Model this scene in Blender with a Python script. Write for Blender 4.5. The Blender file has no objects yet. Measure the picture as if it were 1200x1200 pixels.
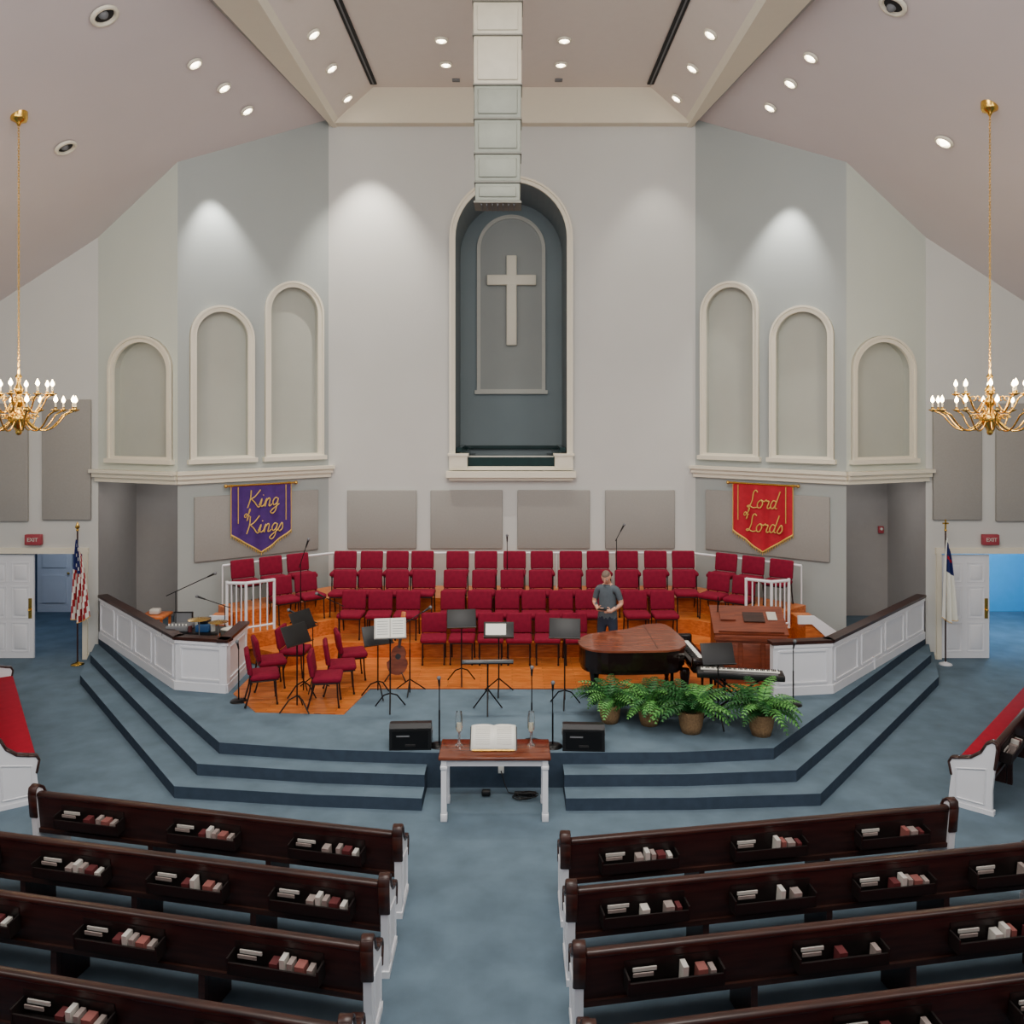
import bpy, bmesh, math, random
from mathutils import Vector, Matrix
random.seed(7)
SC=bpy.context.scene
COL=SC.collection
pi=math.pi

# ---------------------------------------------------------------- materials
def lin(c):
    o=[]
    for x in c:
        x=x/255.0
        o.append(x/12.92 if x<=0.04045 else ((x+0.055)/1.055)**2.4)
    return o
def mat(name,rgb,rough=.6,metal=0.0,var=.06,scale=6,bump=0.0,bscale=80,emit=0,trans=0.0,spec=.5):
    m=bpy.data.materials.new(name); m.use_nodes=True
    nt=m.node_tree; b=nt.nodes['Principled BSDF']
    c=lin(rgb)
    tc=nt.nodes.new('ShaderNodeTexCoord')
    n=nt.nodes.new('ShaderNodeTexNoise'); n.inputs['Scale'].default_value=scale; n.inputs['Detail'].default_value=4
    nt.links.new(tc.outputs['Object'],n.inputs['Vector'])
    r=nt.nodes.new('ShaderNodeValToRGB')
    r.color_ramp.elements[0].position=.3; r.color_ramp.elements[1].position=.7
    r.color_ramp.elements[0].color=[x*(1-var) for x in c]+[1]
    r.color_ramp.elements[1].color=[min(1,x*(1+var)) for x in c]+[1]
    nt.links.new(n.outputs['Fac'],r.inputs['Fac'])
    nt.links.new(r.outputs['Color'],b.inputs['Base Color'])
    b.inputs['Roughness'].default_value=rough; b.inputs['Metallic'].default_value=metal
    b.inputs['Specular IOR Level'].default_value=spec
    if trans: b.inputs['Transmission Weight'].default_value=trans
    if emit:
        b.inputs['Emission Color'].default_value=c+[1]; b.inputs['Emission Strength'].default_value=emit
    if bump:
        n2=nt.nodes.new('ShaderNodeTexNoise'); n2.inputs['Scale'].default_value=bscale
        nt.links.new(tc.outputs['Object'],n2.inputs['Vector'])
        bp=nt.nodes.new('ShaderNodeBump'); bp.inputs['Strength'].default_value=bump; bp.inputs['Distance'].default_value=.02
        nt.links.new(n2.outputs['Fac'],bp.inputs['Height']); nt.links.new(bp.outputs['Normal'],b.inputs['Normal'])
    return m
def wood(name,c1,c2,sc=(1,12,12),rough=.35,planks=False):
    m=bpy.data.materials.new(name); m.use_nodes=True
    nt=m.node_tree; b=nt.nodes['Principled BSDF']
    tc=nt.nodes.new('ShaderNodeTexCoord'); mp=nt.nodes.new('ShaderNodeMapping'); mp.inputs['Scale'].default_value=sc
    nt.links.new(tc.outputs['Object'],mp.inputs['Vector'])
    n=nt.nodes.new('ShaderNodeTexNoise'); n.inputs['Scale'].default_value=2.5; n.inputs['Detail'].default_value=6
    nt.links.new(mp.outputs['Vector'],n.inputs['Vector'])
    r=nt.nodes.new('ShaderNodeValToRGB'); r.color_ramp.elements[0].position=.35; r.color_ramp.elements[1].position=.65
    r.color_ramp.elements[0].color=lin(c1)+[1]; r.color_ramp.elements[1].color=lin(c2)+[1]
    nt.links.new(n.outputs['Fac'],r.inputs['Fac'])
    out=r.outputs['Color']
    if planks:
        br=nt.nodes.new('ShaderNodeTexBrick'); br.inputs['Scale'].default_value=1.0
        br.inputs['Brick Width'].default_value=1.1; br.inputs['Row Height'].default_value=.09
        br.inputs['Mortar Size'].default_value=.004
        br.inputs['Color1'].default_value=(1,1,1,1); br.inputs['Color2'].default_value=(.72,.72,.72,1); br.inputs['Mortar'].default_value=(.35,.3,.3,1)
        nt.links.new(tc.outputs['Object'],br.inputs['Vector'])
        mx=nt.nodes.new('ShaderNodeMixRGB'); mx.blend_type='MULTIPLY'; mx.inputs['Fac'].default_value=1
        nt.links.new(out,mx.inputs['Color1']); nt.links.new(br.outputs['Color'],mx.inputs['Color2']); out=mx.outputs['Color']
    nt.links.new(out,b.inputs['Base Color']); b.inputs['Roughness'].default_value=rough
    return m

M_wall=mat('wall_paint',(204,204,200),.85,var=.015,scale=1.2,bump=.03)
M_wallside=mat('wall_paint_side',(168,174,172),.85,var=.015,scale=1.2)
M_wallouter=mat('wall_paint_outer',(202,208,198),.85,var=.015,scale=1.2)
M_ceil=mat('ceiling_paint',(208,198,198),.9,var=.015,scale=1)
M_tray=mat('tray_paint',(224,214,206),.9,var=.01)
M_beam=mat('beam_paint',(222,213,194),.8,var=.01)
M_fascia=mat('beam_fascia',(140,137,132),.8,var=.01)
M_trim=mat('cream_trim',(232,225,206),.5,var=.01)
M_niche=mat('niche_paint',(126,138,142),.85,var=.03,scale=1)
M_nicheb=mat('niche_back_paint',(156,160,157),.85,var=.03,scale=1)
M_npanel=mat('niche_panel_trim',(190,190,182),.7,var=.02)
M_arch=mat('arch_recess_paint',(180,182,172),.9,var=.02,scale=2)
M_acou=mat('acoustic_fabric',(156,153,148),.95,var=.03,scale=30,bump=.1,bscale=200)
M_alc=mat('alcove_paint',(162,158,156),.9,var=.02)
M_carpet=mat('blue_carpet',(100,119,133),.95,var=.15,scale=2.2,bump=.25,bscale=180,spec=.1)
M_riser_shade=mat('riser_carpet_shaded',(60,73,88),.95,var=.1,scale=8,bump=.2,bscale=180,spec=.1)  # same blue carpet, darkened so the risers' shade is in the colour
M_white=mat('white_paint',(230,231,236),.45,var=.01)
M_floorw=wood('orange_hardwood',(206,104,38),(236,142,66),(2,14,1),.28,planks=True)
M_stepw=wood('step_wood',(176,86,34),(212,120,56),(2,10,10),.3)
M_pew=wood('dark_pew_wood',(36,20,19),(54,29,26),(1,10,10),.4)
M_pewcap=wood('pew_cap_wood',(40,21,18),(64,35,27),(1,8,8),.35)
M_rack=mat('book_rack_wood',(22,13,12),.5,var=.1)
M_mahog=wood('mahogany',(92,42,26),(124,64,40),(1,8,8),.15)
M_lid=wood('piano_lid_mahogany',(108,54,36),(140,78,54),(1,7,7),.14)
M_console=wood('console_wood',(100,46,28),(128,62,38),(1,9,9),.4)
M_maroon=mat('maroon_fabric',(124,18,46),.85,var=.12,scale=14,bump=.15,bscale=200,spec=.2)
M_red=mat('red_cushion',(164,18,44),.85,var=.08,scale=8,spec=.2)
M_metal=mat('chair_metal',(52,40,42),.4,.6)
M_black=mat('black_plastic',(18,18,20),.45,var=.1)
M_blackm=mat('black_metal',(24,24,26),.35,.5)
M_blackg=mat('piano_black',(26,14,12),.12)
M_steel=mat('steel',(165,168,170),.3,.9)
M_brass=mat('polished_brass',(228,184,90),.22,1.0,var=.04)
M_gold=mat('gold_fabric',(220,178,88),.6)
M_bulb=mat('bulb_glow',(255,226,168),.5,emit=45)
M_lamp=mat('downlight_glow',(255,244,222),.5,emit=12)
M_candle=mat('candle_white',(240,232,210),.5)
M_purple=mat('purple_cloth',(74,36,118),.75,var=.12,scale=10)
M_banred=mat('red_cloth',(184,16,42),.75,var=.1,scale=10)
M_green=mat('fern_green',(30,88,36),.55,var=.4,scale=9)
M_green2=mat('fern_green_light',(92,156,74),.55,var=.3,scale=9)
M_pot=mat('basket_tan',(150,118,82),.8,var=.25,scale=40,bump=.4,bscale=60)
M_soil=mat('soil',(44,32,24),.95)
M_paper=mat('paper',(240,240,232),.7,var=.01)
M_card=mat('pew_card',(196,192,184),.7,var=.03)
M_bookg=mat('pale_book',(148,134,128),.7,var=.15,scale=20)
M_bookr=mat('red_book',(92,38,40),.6,var=.15)
M_bookt=mat('rose_book',(140,84,78),.6,var=.15)
M_flagr=mat('flag_red',(160,30,40),.7)
M_flagb=mat('flag_blue',(28,40,104),.7)
M_skin=mat('skin',(214,160,134),.55,var=.04,scale=20)
M_shirt=mat('grey_shirt',(84,94,102),.85,var=.08,scale=20)
M_jeans=mat('dark_jeans',(40,48,66),.9,var=.1,scale=30)
M_hair=mat('grey_hair',(120,104,92),.9,var=.25,scale=60)
M_eye=mat('eye_white',(235,235,232),.3)
M_lip=mat('lips',(176,104,96),.5)
M_shoe=mat('shoe_leather',(34,26,22),.4)
M_water=mat('baptistry_water',(18,46,44),.08,var=.2)
M_dkgreen=mat('dark_green_glass',(16,44,42),.12,var=.1)
M_dkblue=mat('corridor_blue',(64,88,116),.8)
M_sky=mat('bright_blue_wall',(80,172,216),.8,var=.03)
M_exit=mat('exit_red',(150,56,66),.5,emit=.1)
M_glass=mat('clear_glass',(235,240,240),.03,trans=.95,var=0)
M_duct1=mat('duct_panel_cream',(200,193,174),.5,var=.04)
M_duct2=mat('duct_panel_grey',(142,146,134),.5,var=.05)
M_duct3=mat('duct_flange',(118,116,106),.5,var=.03)
M_slot=mat('slot_black',(22,22,24),.8)
M_grey=mat('mid_grey',(110,112,116),.6)
M_blue=mat('blue_case',(40,92,150),.5)

# ---------------------------------------------------------------- builder
def uvw(d):
    d=Vector(d).normalized()
    a=Vector((0,0,1)) if abs(d.z)<.9 else Vector((1,0,0))
    u=d.cross(a).normalized(); v=d.cross(u).normalized()
    return u,v
class B:
    def __init__(s,name):
        s.name=name; s.v=[]; s.f=[]; s.mi=[]; s.sm=[]; s.mats=[]
    def _m(s,m):
        if m not in s.mats: s.mats.append(m)
        return s.mats.index(m)
    def add(s,vs,fs,m,smooth=False,M=None):
        o=len(s.v)
        for v in vs:
            v=Vector(v)
            s.v.append(M@v if M is not None else v)
        k=s._m(m)
        for f in fs:
            s.f.append([i+o for i in f]); s.mi.append(k); s.sm.append(smooth)
    def box(s,c,d,m,M=None):
        x,y,z=[k/2 for k in d]; cx,cy,cz=c
        vs=[(cx+i*x,cy+j*y,cz+k*z) for k in(-1,1) for j in(-1,1) for i in(-1,1)]
        s.add(vs,[(0,2,3,1),(4,5,7,6),(0,1,5,4),(2,6,7,3),(0,4,6,2),(1,3,7,5)],m,False,M)
    def rbox(s,c,d,m,r=.03,M=None,seg=2):
        bm=bmesh.new(); bmesh.ops.create_cube(bm,size=1)
        for v in bm.verts: v.co=Vector((v.co.x*d[0],v.co.y*d[1],v.co.z*d[2]))
        r=min(r,min(d)*.49)
        bmesh.ops.bevel(bm,geom=list(bm.edges),offset=r,segments=seg,affect='EDGES',profile=.5)
        bm.verts.index_update()
        s.add([v.co+Vector(c) for v in bm.verts],[[v.index for v in f.verts] for f in bm.faces],m,True,M)
        bm.free()
    def prism(s,poly,z0,z1,m,side=None,M=None):
        n=len(poly)
        vs=[(p[0],p[1],z0) for p in poly]+[(p[0],p[1],z1) for p in poly]
        s.add(vs,[list(range(n))[::-1],list(range(n,2*n))],m,False,M)
        s.add(vs,[(i,(i+1)%n,n+(i+1)%n,n+i) for i in range(n)],side or m,False,M)
    def tube(s,pts,r,m,n=8,M=None,cap=True):
        pts=[Vector(p) for p in pts]
        rs=r if isinstance(r,(list,tuple)) else [r]*len(pts)
        vs=[];fs=[]; u=None
        for i,p in enumerate(pts):
            d=(pts[min(i+1,len(pts)-1)]-pts[max(i-1,0)])
            if d.length<1e-9: d=Vector((0,0,1))
            d.normalize()
            if u is None: u,_=uvw(d)
            u=(u-d*u.dot(d)); 
            if u.length<1e-6: u,_=uvw(d)
            u.normalize(); w=d.cross(u)
            for k in range(n):
                a=2*pi*k/n; vs.append(p+(u*math.cos(a)+w*math.sin(a))*rs[i])
        for i in range(len(pts)-1):
            for k in range(n):
                fs.append((i*n+k,i*n+(k+1)%n,(i+1)*n+(k+1)%n,(i+1)*n+k))
        s.add(vs,fs,m,True,M)
        if cap:
            L=(len(pts)-1)*n
            s.add(vs,[list(range(n))[::-1],list(range(L,L+n))],m,False,M)
    def cyl(s,a,b,r,m,r2=None,n=12,M=None):
        s.tube([a,b],[r,r if r2 is None else r2],m,n,M)
    def lathe(s,prof,m,c=(0,0,0),n=20,M=None):
        vs=[];fs=[]
        for (r,z) in prof:
            for k in range(n):
                a=2*pi*k/n; vs.append((c[0]+r*math.cos(a),c[1]+r*math.sin(a),c[2]+z))
        for i in range(len(prof)-1):
            for k in range(n):
                fs.append((i*n+k,i*n+(k+1)%n,(i+1)*n+(k+1)%n,(i+1)*n+k))
        s.add(vs,fs,m,True,M)
    def sph(s,c,r,m,n=10,sc=(1,1,1),M=None):
        vs=[];fs=[];h=max(4,n//2+1)
        for i in range(h+1):
            t=pi*i/h
            for k in range(n):
                a=2*pi*k/n
                vs.append((c[0]+r*sc[0]*math.sin(t)*math.cos(a),c[1]+r*sc[1]*math.sin(t)*math.sin(a),c[2]+r*sc[2]*math.cos(t)))
        for i in range(h):
            for k in range(n):
                fs.append((i*n+k,(i+1)*n+k,(i+1)*n+(k+1)%n,i*n+(k+1)%n))
        s.add(vs,fs,m,True,M)
    def text(s,txt,size,m,M,ext=.006,shear=.25,off=.006):
        cu=bpy.data.curves.new('t','FONT'); cu.body=txt; cu.size=size; cu.extrude=ext; cu.shear=shear
        cu.align_x='CENTER'; cu.align_y='CENTER'; cu.resolution_u=3; cu.offset=off*size
        o=bpy.data.objects.new('t',cu); COL.objects.link(o)
        dg=bpy.context.evaluated_depsgraph_get(); me=bpy.data.meshes.new_from_object(o.evaluated_get(dg))
        s.add([v.co.copy() for v in me.vertices],[list(p.vertices) for p in me.polygons],m,False,M)
        bpy.data.objects.remove(o); bpy.data.meshes.remove(me); bpy.data.curves.remove(cu)
    def done(s,loc=(0,0,0),rz=0,parent=None,fix=True):
        me=bpy.data.meshes.new(s.name); me.from_pydata([tuple(v) for v in s.v],[],s.f)
        for m in s.mats: me.materials.append(m)
        for p,k,q in zip(me.polygons,s.mi,s.sm): p.material_index=k; p.use_smooth=q
        bm=bmesh.new(); bm.from_mesh(me)
        if fix: bmesh.ops.recalc_face_normals(bm,faces=list(bm.faces))
        bm.to_mesh(me); bm.free(); me.update()
        o=bpy.data.objects.new(s.name,me); COL.objects.link(o)
        o.location=loc; o.rotation_euler=(0,0,rz)
        if parent: o.parent=parent
        return o
def inst(o,loc,rz=0,name=None,sc=1):
    n=bpy.data.objects.new(name or o.name.split('.')[0],o.data); COL.objects.link(n)
    n.location=loc; n.rotation_euler=(0,0,rz); n.scale=(sc,sc,sc)
    return n
def fill_holes(outer,holes):
    bm=bmesh.new(); es=[]
    for lp in [outer]+holes:
        vs=[bm.verts.new((p[0],p[1],0)) for p in lp]
        for i in range(len(vs)): es.append(bm.edges.new((vs[i],vs[(i+1)%len(vs)])))
    bmesh.ops.triangle_fill(bm,use_beauty=True,use_dissolve=False,edges=es,normal=(0,0,1))
    bm.verts.index_update()
    r=([tuple(v.co) for v in bm.verts],[[v.index for v in f.verts] for f in bm.faces]); bm.free()
    return r
def arch(u0,u1,z0,z1,rise=None,n=24):
    c=(u0+u1)/2; r=(u1-u0)/2; rise=r if rise is None else rise
    return [(u0,z0),(u1,z0)]+[(c+r*math.cos(pi*i/n),z1-rise+rise*math.sin(pi*i/n)) for i in range(n+1)]
class Wall:
    """local frame u along the wall (viewer's left->right), z up, n toward the room"""
    def __init__(s,p,q):
        s.p=Vector((p[0],p[1],0)); s.q=Vector((q[0],q[1],0)); d=(s.q-s.p); s.L=d.length; s.d=d.normalized()
        s.n=Vector((s.d.y,-s.d.x,0))
        s.M=Matrix(((s.d.x,0,s.n.x,s.p.x),(s.d.y,0,s.n.y,s.p.y),(0,1,0,0),(0,0,0,1)))
def band(b,W,outer,inner,n0,n1,m):
    N=len(outer)
    vs=[(p[0],p[1],n1) for p in outer]+[(p[0],p[1],n1) for p in inner]+[(p[0],p[1],n0) for p in outer]+[(p[0],p[1],n0) for p in inner]
    fs=[]
    for i in range(N):
        j=(i+1)%N
        fs+= [(i,j,N+j,N+i),(i,2*N+i,2*N+j,j),(N+i,N+j,3*N+j,3*N+i)]
    b.add(vs,fs,m,False,W.M)
def arch_trim(b,W,u0,u1,z0,z1,w,proud,m,rise=None,sill=True):
    r=(u1-u0)/2; rise=r if rise is None else rise
    band(b,W,arch(u0,u1,z0,z1,rise),arch(u0+w,u1-w,z0+w*.6,z1-w,rise-w*.6 if rise<r else r-w),0,proud,m)
    band(b,W,arch(u0,u1,z0,z1,rise),arch(u0+w*.35,u1-w*.35,z0+w*.3,z1-w*.35,rise-w*.2 if rise<r else r-w*.35),0,proud*1.6,m)
    if sill: b.box(((u0+u1)/2,z0-.02,proud),(u1-u0+.1,.09,proud*2+.04),m,W.M)
def wall_mesh(name,W,outer,holes,m,rec=.16,recm=None,back=True):
    b=B(name); vs,fs=fill_holes(outer,holes); b.add([(v[0],v[1],0) for v in vs],fs,m,False,W.M)
    for h in holes:
        N=len(h)
        if rec>0:
            b.add([(p[0],p[1],0) for p in h]+[(p[0],p[1],-rec) for p in h],[(i,(i+1)%N,N+(i+1)%N,N+i) for i in range(N)],recm or m,False,W.M)
            if back: b.add([(p[0],p[1],-rec) for p in h],[list(range(N))],recm or m,False,W.M)
    return b

# ---------------------------------------------------------------- room layout
ZT=11.66
def xA(y): return 4.085+.1128*(19-y)
def ceilz(x,y): return ZT-.65*(abs(x)-xA(y))

b=B('floor'); b.box((0,8,-.1),(34,32,.2),M_carpet); b.done()

b=B('stage_platform')
L3l=[(-1.17,11.74),(-2.6,11.85),(-4.15,12.1),(-8.6,17.75)]
L3r=[(.7,11.74),(2.3,11.76),(3.65,11.9),(8.6,17.75)]
b.prism(L3l[::-1]+L3r+[(8.55,19.55),(-8.55,19.55)],0,.48,M_carpet,M_riser_shade); b.done()
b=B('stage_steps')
b.prism([(-1.17,11.74),(-1.17,11.40),(-2.6,11.51),(-4.34,11.76),(-8.4,17.0),(-8.68,17.76),(-8.6,17.76),(-4.15,12.1),(-2.6,11.85)],0,.32,M_carpet,M_riser_shade)
b.prism([(-1.17,11.40),(-1.17,11.06),(-2.6,11.17),(-4.52,11.42),(-8.2,16.2),(-8.78,17.76),(-8.68,17.76),(-8.4,17.0),(-4.34,11.76),(-2.6,11.51)],0,.16,M_carpet,M_riser_shade)
b.prism([(.7,11.74),(.7,11.40),(2.3,11.42),(3.85,11.55),(8.35,17.0),(8.68,17.76),(8.6,17.76),(3.65,11.9),(2.3,11.76)],0,.32,M_carpet,M_riser_shade)
b.prism([(.7,11.40),(.7,11.06),(2.3,11.08),(4.05,11.2),(8.05,16.1),(8.78,17.76),(8.68,17.76),(8.35,17.0),(3.85,11.55),(2.3,11.42)],0,.16,M_carpet,M_riser_shade)
b.done()
b=B('hardwood_floor')
b.prism([(-4.62,14.15),(-4.0,13.3),(-2.6,13.2),(-2.4,14.4),(1.1,14.4),(3.3,14.3),(4.2,14.25),(5.2,14.5),(6.0,16.7),(4,18.6),(-4,18.6),(-6.0,16.7),(-4.6,15.7)],.48,.495,M_floorw); b.done()
b=B('choir_riser')
Z2,Z3,Z4=.78,1.06,1.34
b.prism([(-3.3,16.2),(3.3,16.2),(3.9,15.75),(5.3,16.15),(5.9,16.75),(3.9,18.7),(-3.9,18.7),(-5.9,16.75),(-5.3,16.15),(-4.3,15.5)],.495,Z2,M_floorw,M_stepw)
b.prism([(-3.5,16.84),(3.5,16.84),(4.75,15.85),(5.3,16.2),(5.85,16.8),(3.9,18.7),(-3.9,18.7),(-5.85,16.8),(-5.35,15.9),(-4.9,15.7)],Z2,Z3,M_floorw,M_stepw)
b.prism([(-3.7,17.48),(3.7,17.48),(5.2,16.3),(5.8,16.85),(3.9,18.7),(-3.9,18.7),(-5.8,16.85),(-5.3,16.25)],Z3,Z4,M_floorw,M_stepw)
b.done()

# ---- walls
Wc=Wall((-4.085,19),(4.085,19))
hc=arch(4.065-1.25,4.065+1.25,3.9,10.27)
b=wall_mesh('wall_back',Wc,[(0,0),(8.17,0),(8.17,12.9),(0,12.9)],[hc],M_wall,rec=2.0,recm=M_niche,back=False)
b.add([(1.5,3.0,-2.0),(6.7,3.0,-2.0),(6.7,10.6,-2.0),(1.5,10.6,-2.0)],[(0,1,2,3)],M_niche,False,Wc.M)
b.done()
b=B('trim_niche')
arch_trim(b,Wc,4.065-1.37,4.065+1.37,3.86,10.39,.13,.07,M_trim,sill=False)
b.box((4.065,3.77,.1),(2.86,.14,.3),M_trim,Wc.M); b.box((4.065,3.67,.05),(2.74,.08,.2),M_trim,Wc.M)
for sx in(-1,1): 
    b.box((4.065+sx*1.17,4.04,.02),(.4,.28,.24),M_trim,Wc.M); b.box((4.065+sx*1.17,4.2,.02),(.46,.05,.3),M_trim,Wc.M)
    b.box((4.065+sx*1.17,4.03,.145),(.26,.16,.02),M_trim,Wc.M)
b.done()
b=B('baptistry_pool')
b.box((4.065,4.0,-.12),(1.96,.26,.05),M_dkgreen,Wc.M)
b.box((4.065,4.15,-.12),(2.1,.03,.07),M_npanel,Wc.M)
b.box((4.065,4.0,-1.1),(2.46,.06,1.8),M_water,Wc.M)
for k in range(3):
    for sx in(-1,1): b.box((4.065+sx*(1.16-.12*k),4.3-.1*k,-.9),(.12,.1,1.5),M_dkgreen,Wc.M)
b.box((4.065,4.28,-1.93),(2.44,.08,.1),M_dkgreen,Wc.M)
b.done()
b=B('trim_niche_panel')
Wn=Wall((-4.085,21),(4.085,21))
pa=arch(4.065-.80,4.065+.80,5.7,9.93); b.add([(p[0],p[1],.012) for p in pa],[list(range(len(pa)))],M_nicheb,False,Wn.M)
arch_trim(b,Wn,4.065-.84,4.065+.84,5.65,9.98,.085,.05,M_npanel)
b.done()
b=B('wall_cross')
b.rbox((4.065+.01,7.87,.11),(.25,2.2,.12),M_trim,.02,Wn.M); b.rbox((4.065+.01,8.37,.11),(1.2,.25,.121),M_trim,.02,Wn.M)
b.done()

for side,sx in(('left',-1),('right',1)):
    P0=(sx*4.085,19); P1=(sx*6.66,17); P2=(sx*8.63,17.8)
    W=Wall(P1,P0) if sx<0 else Wall(P0,P1)
    L=W.L
    def uu(a,bb,W=W,L=L,sx=sx):
        return (L-bb,L-a) if sx<0 else (a,bb)
    a0=uu(.14,1.47); a1=uu(1.71,3.03)
    hA=arch(a0[0]+.11,a0[1]-.11,4.24,7.87); hB=arch(a1[0]+.11,a1[1]-.11,4.24,7.23)
    top=[(L,12.4),(0,11.0)] if sx<0 else [(L,11.0),(0,12.4)]
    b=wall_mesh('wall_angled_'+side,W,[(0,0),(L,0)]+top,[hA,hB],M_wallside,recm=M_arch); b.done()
    b=B('trim_arches_'+side)
    arch_trim(b,W,a0[0],a0[1],4.17,7.98,.13,.05,M_trim); arch_trim(b,W,a1[0],a1[1],4.17,7.34,.13,.05,M_trim)
    W2=Wall(P2,P1) if sx<0 else Wall(P1,P2)
    c0=(W2.L-1.80,W2.L-.12) if sx<0 else (.12,1.80)
    arch_trim(b,W2,c0[0],c0[1],4.17,6.70,.13,.05,M_trim,rise=.68)
    b.done()
    b=wall_mesh('wall_outer_'+side,W2,[(0,3.72),(W2.L,3.72),(W2.L,11),(0,11)],[arch(c0[0]+.11,c0[1]-.11,4.24,6.60,.62)],M_wallouter,recm=M_arch); b.done()
    b=B('wall_alcove_'+side)
    x0,x1=sx*8.63,sx*5.3
    b.add([(x0,17.8,0),(x0,19.6,0),(x0,19.6,3.9),(x0,17.8,3.9),(x1,19.6,0),(x1,19.6,3.9)],[(0,1,2,3),(1,4,5,2)],M_alc)
    b.add([(sx*8.63,17.8,3.72),(sx*6.66,17.0,3.72),(sx*5.3,18.1,3.72),(sx*5.3,19.6,3.72),(sx*8.63,19.6,3.72)],[(0,1,2,3,4)],M_alc)
    b.add([(sx*6.64,17.05,0),(sx*6.5,17.45,0),(sx*5.2,18.5,0),(sx*5.2,18.5,3.72),(sx*6.5,17.45,3.72),(sx*6.64,17.05,3.72)],[(0,1,4,5),(1,2,3,4)],M_alc)
    b.done()
    b=B('trim_cornice_'+side)
    for (zz,h,o) in((3.93,.07,.2),(3.85,.09,.14),(3.76,.1,.08)):
        b.box((W.L/2,zz,o/2),(W.L+o*.6,h,o),M_trim,W.M); b.box((W2.L/2,zz,o/2),(W2.L+o*.6,h,o),M_trim,W2.M)
    b.done()
    p=uu(.265,2.95)
    b=B('acoustic_panel'); b.rbox(((p[0]+p[1])/2,2.78,.035),(p[1]-p[0],1.32,.06),M_acou,.02,W.M); b.done()
    # banner
    u0,u1=uu(.9,2.26); uc=(u0+u1)/2
    mt=M_purple if sx<0 else M_banred
    b=B('purple_banner' if sx<0 else 'red_banner')
    NC,NR=28,10; vs=[];fs=[]
    for i in range(NC+1):
        t=i/NC; zb=2.62-.42*(1-abs(2*t-1))
        for j in range(NR+1):
            q=j/NR; vs.append((u0+.03+(u1-u0-.06)*t,3.62+(zb-3.62)*q,.12+.02*math.sin(t*22)*(.3+q)))
    for i in range(NC):
        for j in range(NR): k=i*(NR+1)+j; fs.append((k,k+1,k+NR+2,k+NR+1))
    b.add(vs,fs,mt,True,W.M)
    R=NR+1
    b.tube([vs[i*R+NR] for i in range(NC+1)],.018,M_gold,6,W.M)
    b.tube([vs[j] for j in range(R)],.009,M_gold,5,W.M); b.tube([vs[NC*R+j] for j in range(R)],.009,M_gold,5,W.M)
    for i in range(0,NC+1):
        v=vs[i*R+NR]; b.cyl((v[0],v[1],v[2]),(v[0],v[1]-.07,v[2]),.01,M_gold,.006,5,W.M)
    for k in(.12,.88):
        v=u0+(u1-u0)*k; b.tube([(v,3.6,.16),(v,3.3,.165),(v,2.85,.165)],.010,M_gold,5,W.M)
    b.cyl((u0-.08,3.63,.12),(u1+.08,3.63,.12),.022,M_brass,n=10,M=W.M)
    for v in(u0-.08,u1+.08): b.sph((v,3.63,.12),.04,M_brass,8,M=W.M)
    for v in(u0+.05,u1-.05): b.box((v,3.63,.08),(.04,.05,.1),M_brass,W.M)
    G={'K':[[(0,1),(.06,.5),(0,0)],[(.55,1),(.3,.62),(.06,.48)],[(.1,.5),(.35,.3),(.62,0),(.72,.06)]],
       'L':[[(.42,.9),(.3,1),(.2,.85),(.22,.4),(.12,.06),(0,.08),(.1,.14),(.35,.02),(.6,.08)]],
       'i':[[(0,.1),(.1,.48),(.1,.1),(.2,.03),(.3,.12)],[(.13,.66),(.15,.7)]],
       'n':[[(0,.05),(.08,.48),(.08,.02)],[(.08,.3),(.22,.5),(.3,.38),(.3,.06),(.4,.05),(.46,.14)]],
       'g':[[(.32,.42),(.16,.5),(.04,.28),(.14,.06),(.3,.2),(.33,.46),(.32,-.2),(.16,-.42),(.02,-.3),(.2,-.1),(.46,.12)]],
       's':[[(0,.1),(.16,.5),(.26,.2),(.14,.02),(.02,.08)]],
       'o':[[(.2,.48),(.04,.3),(.1,.05),(.26,.06),(.32,.3),(.2,.48),(.3,.42),(.42,.4)]],
       'r':[[(0,.4),(.1,.5),(.12,.42),(.26,.42),(.22,.1),(.32,.03),(.4,.12)]],
       'd':[[(.3,.42),(.14,.48),(.03,.25),(.12,.04),(.28,.2),(.4,1.0)],[(.33,.5),(.3,.1),(.42,.06)]],
       'f':[[(0,.2),(.2,.7),(.2,1),(.1,.9),(.1,0),(.06,-.4),(.16,-.2),(.14,.1),(.3,.2)]]}
    WD={'K':.66,'L':.52,'i':.3,'n':.46,'g':.44,'s':.32,'o':.4,'r':.36,'d':.46,'f':.3}
    def script(txt,u,z,h):
        for ch_ in txt:
            for st in G[ch_]:
                pts=[(u+(q[0]+q[1]*.22)*h,z+q[1]*h,.162) for q in st]
                sm=[]
                for i in range(len(pts)-1):
                    p0=Vector(pts[max(i-1,0)]);p1=Vector(pts[i]);p2=Vector(pts[i+1]);p3=Vector(pts[min(i+2,len(pts)-1)])
                    for k in range(4):
                        t=k/4; sm.append(.5*((2*p1)+(p2-p0)*t+(2*p0-5*p1+4*p2-p3)*t*t+(3*p1-p0-3*p2+p3)*t**3))
                sm.append(Vector(pts[-1])); b.tube(sm,.013 if h>.2 else .009,M_gold,5,W.M)
            u+=WD[ch_]*h
    if sx<0: script('King',u0+.36,3.16,.36); script('of',u0+.28,2.96,.17); script('Kings',u0+.34,2.62,.36)
    else: script('Lord',u0+.36,3.12,.38); script('of',u0+.28,2.95,.17); script('Lords',u0+.34,2.62,.38)
    b.done()
    # door wall
    Wd=Wall((-15,17.8),(-8.63,17.8)) if sx<0 else Wall((8.63,17.8),(15,17.8))
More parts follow.
